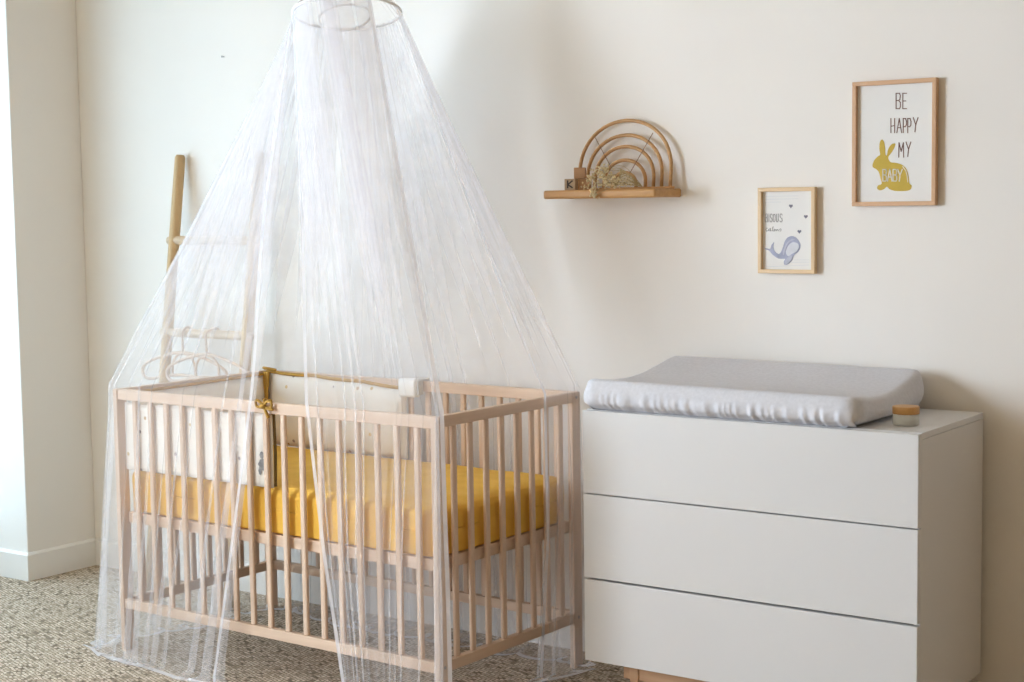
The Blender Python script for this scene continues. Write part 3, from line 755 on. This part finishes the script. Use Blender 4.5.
for i in range(NX):
    for j in range(NY): bm.faces.new((V[i][j], V[i + 1][j], V[i + 1][j + 1], V[i][j + 1]))
loop = [(i, 0) for i in range(NX)] + [(NX, j) for j in range(NY)] + [(i, NY) for i in range(NX, 0, -1)] + [(0, j) for j in range(NY, 0, -1)]
top_ring = [V[i][j] for i, j in loop]; ctr = Vector(((PX0 + PX1) / 2, (PY0 + PY1) / 2, 0))
prev = top_ring; nr = 12; per = len(loop)
for k in range(1, nr + 1):
    t = k / nr; cur = []
    for q, v0 in enumerate(top_ring):
        i, j = loop[q]; p0 = v0.co; zb = .7915
        n_ = Vector((0, 0, 0))
        if j == 0: n_.y -= 1
        if j == NY: n_.y += 1
        if i == 0: n_.x -= 1
        if i == NX: n_.x += 1
        ex = min(1, edge_dist(.0, 0)); n_.normalize()
        bulge = .008 * sin(pi * min(1, t * 1.15)) - .020 * max(0, t - .72) ** 1 / .28
        slant = .0
        if i == NX: slant = -.010 * t
        arc = p0.x * 1.0 if j in (0, NY) else p0.y
        wr = 0
        if j in (0, NY):
            ph = arc * 225 + 11 * N1(arc * 11, 2) + 3 * N1(arc * 31, 3) + 1.2 * t * N1(arc * 9, 7)
            amp = .0062 * (.45 + .55 * abs(N1(arc * 17, 5)) * 2) * min(1, t * 2.2) * min(1, (p0.x - PX0) / .09) * min(1, (PX1 - p0.x) / .05 + .1)
            wr = amp * sin(ph) * (.55 + .45 * t)
        p = Vector((p0.x, p0.y, p0.z + (zb - p0.z) * t)) + n_ * (bulge + wr + slant)
        cur.append(bm.verts.new(p))
    for q in range(per): bm.faces.new((prev[q], cur[q], cur[(q + 1) % per], prev[(q + 1) % per]))
    prev = cur
bm.faces.new(prev)
bmesh.ops.recalc_face_normals(bm, faces=bm.faces)
pad = obj('changing_pad', bm, M['pad'], None, True)
tag(pad, 'grey cloth-covered changing pad lying on the white chest', 'changing pad')

jar = thing('jar', 'small frosted glass jar with a bamboo lid on the chest top', 'jar', (2.297, -.333, .7905))
obj('glass_body', lathe([(.026, 0), (.0295, .002), (.0305, .005), (.0305, .024), (.029, .0262), (.027, .0265)], 40), M['jar'], jar, True)
o = obj('lid', lathe([(.029, .0266), (.0312, .0270), (.0315, .029), (.0315, .0425), (.0305, .0442), (.029, .0447), (.0, .0447)][:-1], 40), M['lid'], jar, True)

# ------------------------------------------------------------------ light
world = bpy.data.worlds.new('world'); scn.world = world; world.use_nodes = True
world.node_tree.nodes['Background'].inputs[0].default_value = (.80, .90, 1, 1); world.node_tree.nodes['Background'].inputs[1].default_value = 1.6
def window_light(name, y0, y1, z0, z1, x, watts, col):
    ld = bpy.data.lights.new(name, 'AREA'); ld.shape = 'RECTANGLE'; ld.size = z1 - z0; ld.size_y = y1 - y0
    ld.energy = watts; ld.color = col
    lo = bpy.data.objects.new(name, ld); COL.objects.link(lo)
    lo.location = (x, (y0 + y1) / 2, (z0 + z1) / 2); lo.rotation_euler = (0, radians(-90), 0)
window_light('daylight_recess', WY1, WY0, .2, 2.3, WX - RD - .12, 44, (.50, .79, 1.0))
window_light('daylight_main', W2A, W2B, W2Z0, W2Z1, WX - .33, 305, (.75, .866, 1.0))

# ------------------------------------------------------------------ camera
cam = bpy.data.cameras.new('camera'); cam.sensor_width = 36; cam.lens = 1599.7 / 1024 * 36; cam.clip_start = .05
co = bpy.data.objects.new('camera', cam); COL.objects.link(co)
yaw, pit, rol = .6165, .0853, -.0143
fw = Vector((-sin(yaw) * cos(pit), cos(yaw) * cos(pit), -sin(pit))); r0 = Vector((cos(yaw), sin(yaw), 0)); u0 = r0.cross(fw)
r1 = cos(rol) * r0 + sin(rol) * u0; u1 = -sin(rol) * r0 + cos(rol) * u0
mtx = Matrix((r1, u1, -fw)).transposed().to_4x4(); mtx.translation = Vector((3.6992, -3.9072, 1.32)); co.matrix_world = mtx
scn.camera = co
scn.view_settings.view_transform = 'Standard'; scn.view_settings.look = 'None'
scn.view_settings.exposure = 0.10; scn.view_settings.gamma = 1; scn.view_settings.use_curve_mapping = False
scn.cycles.transparent_max_bounces = 64; scn.cycles.max_bounces = 10; scn.cycles.diffuse_bounces = 8
scn.cycles.use_denoising = True

scn.cycles.use_adaptive_sampling = False
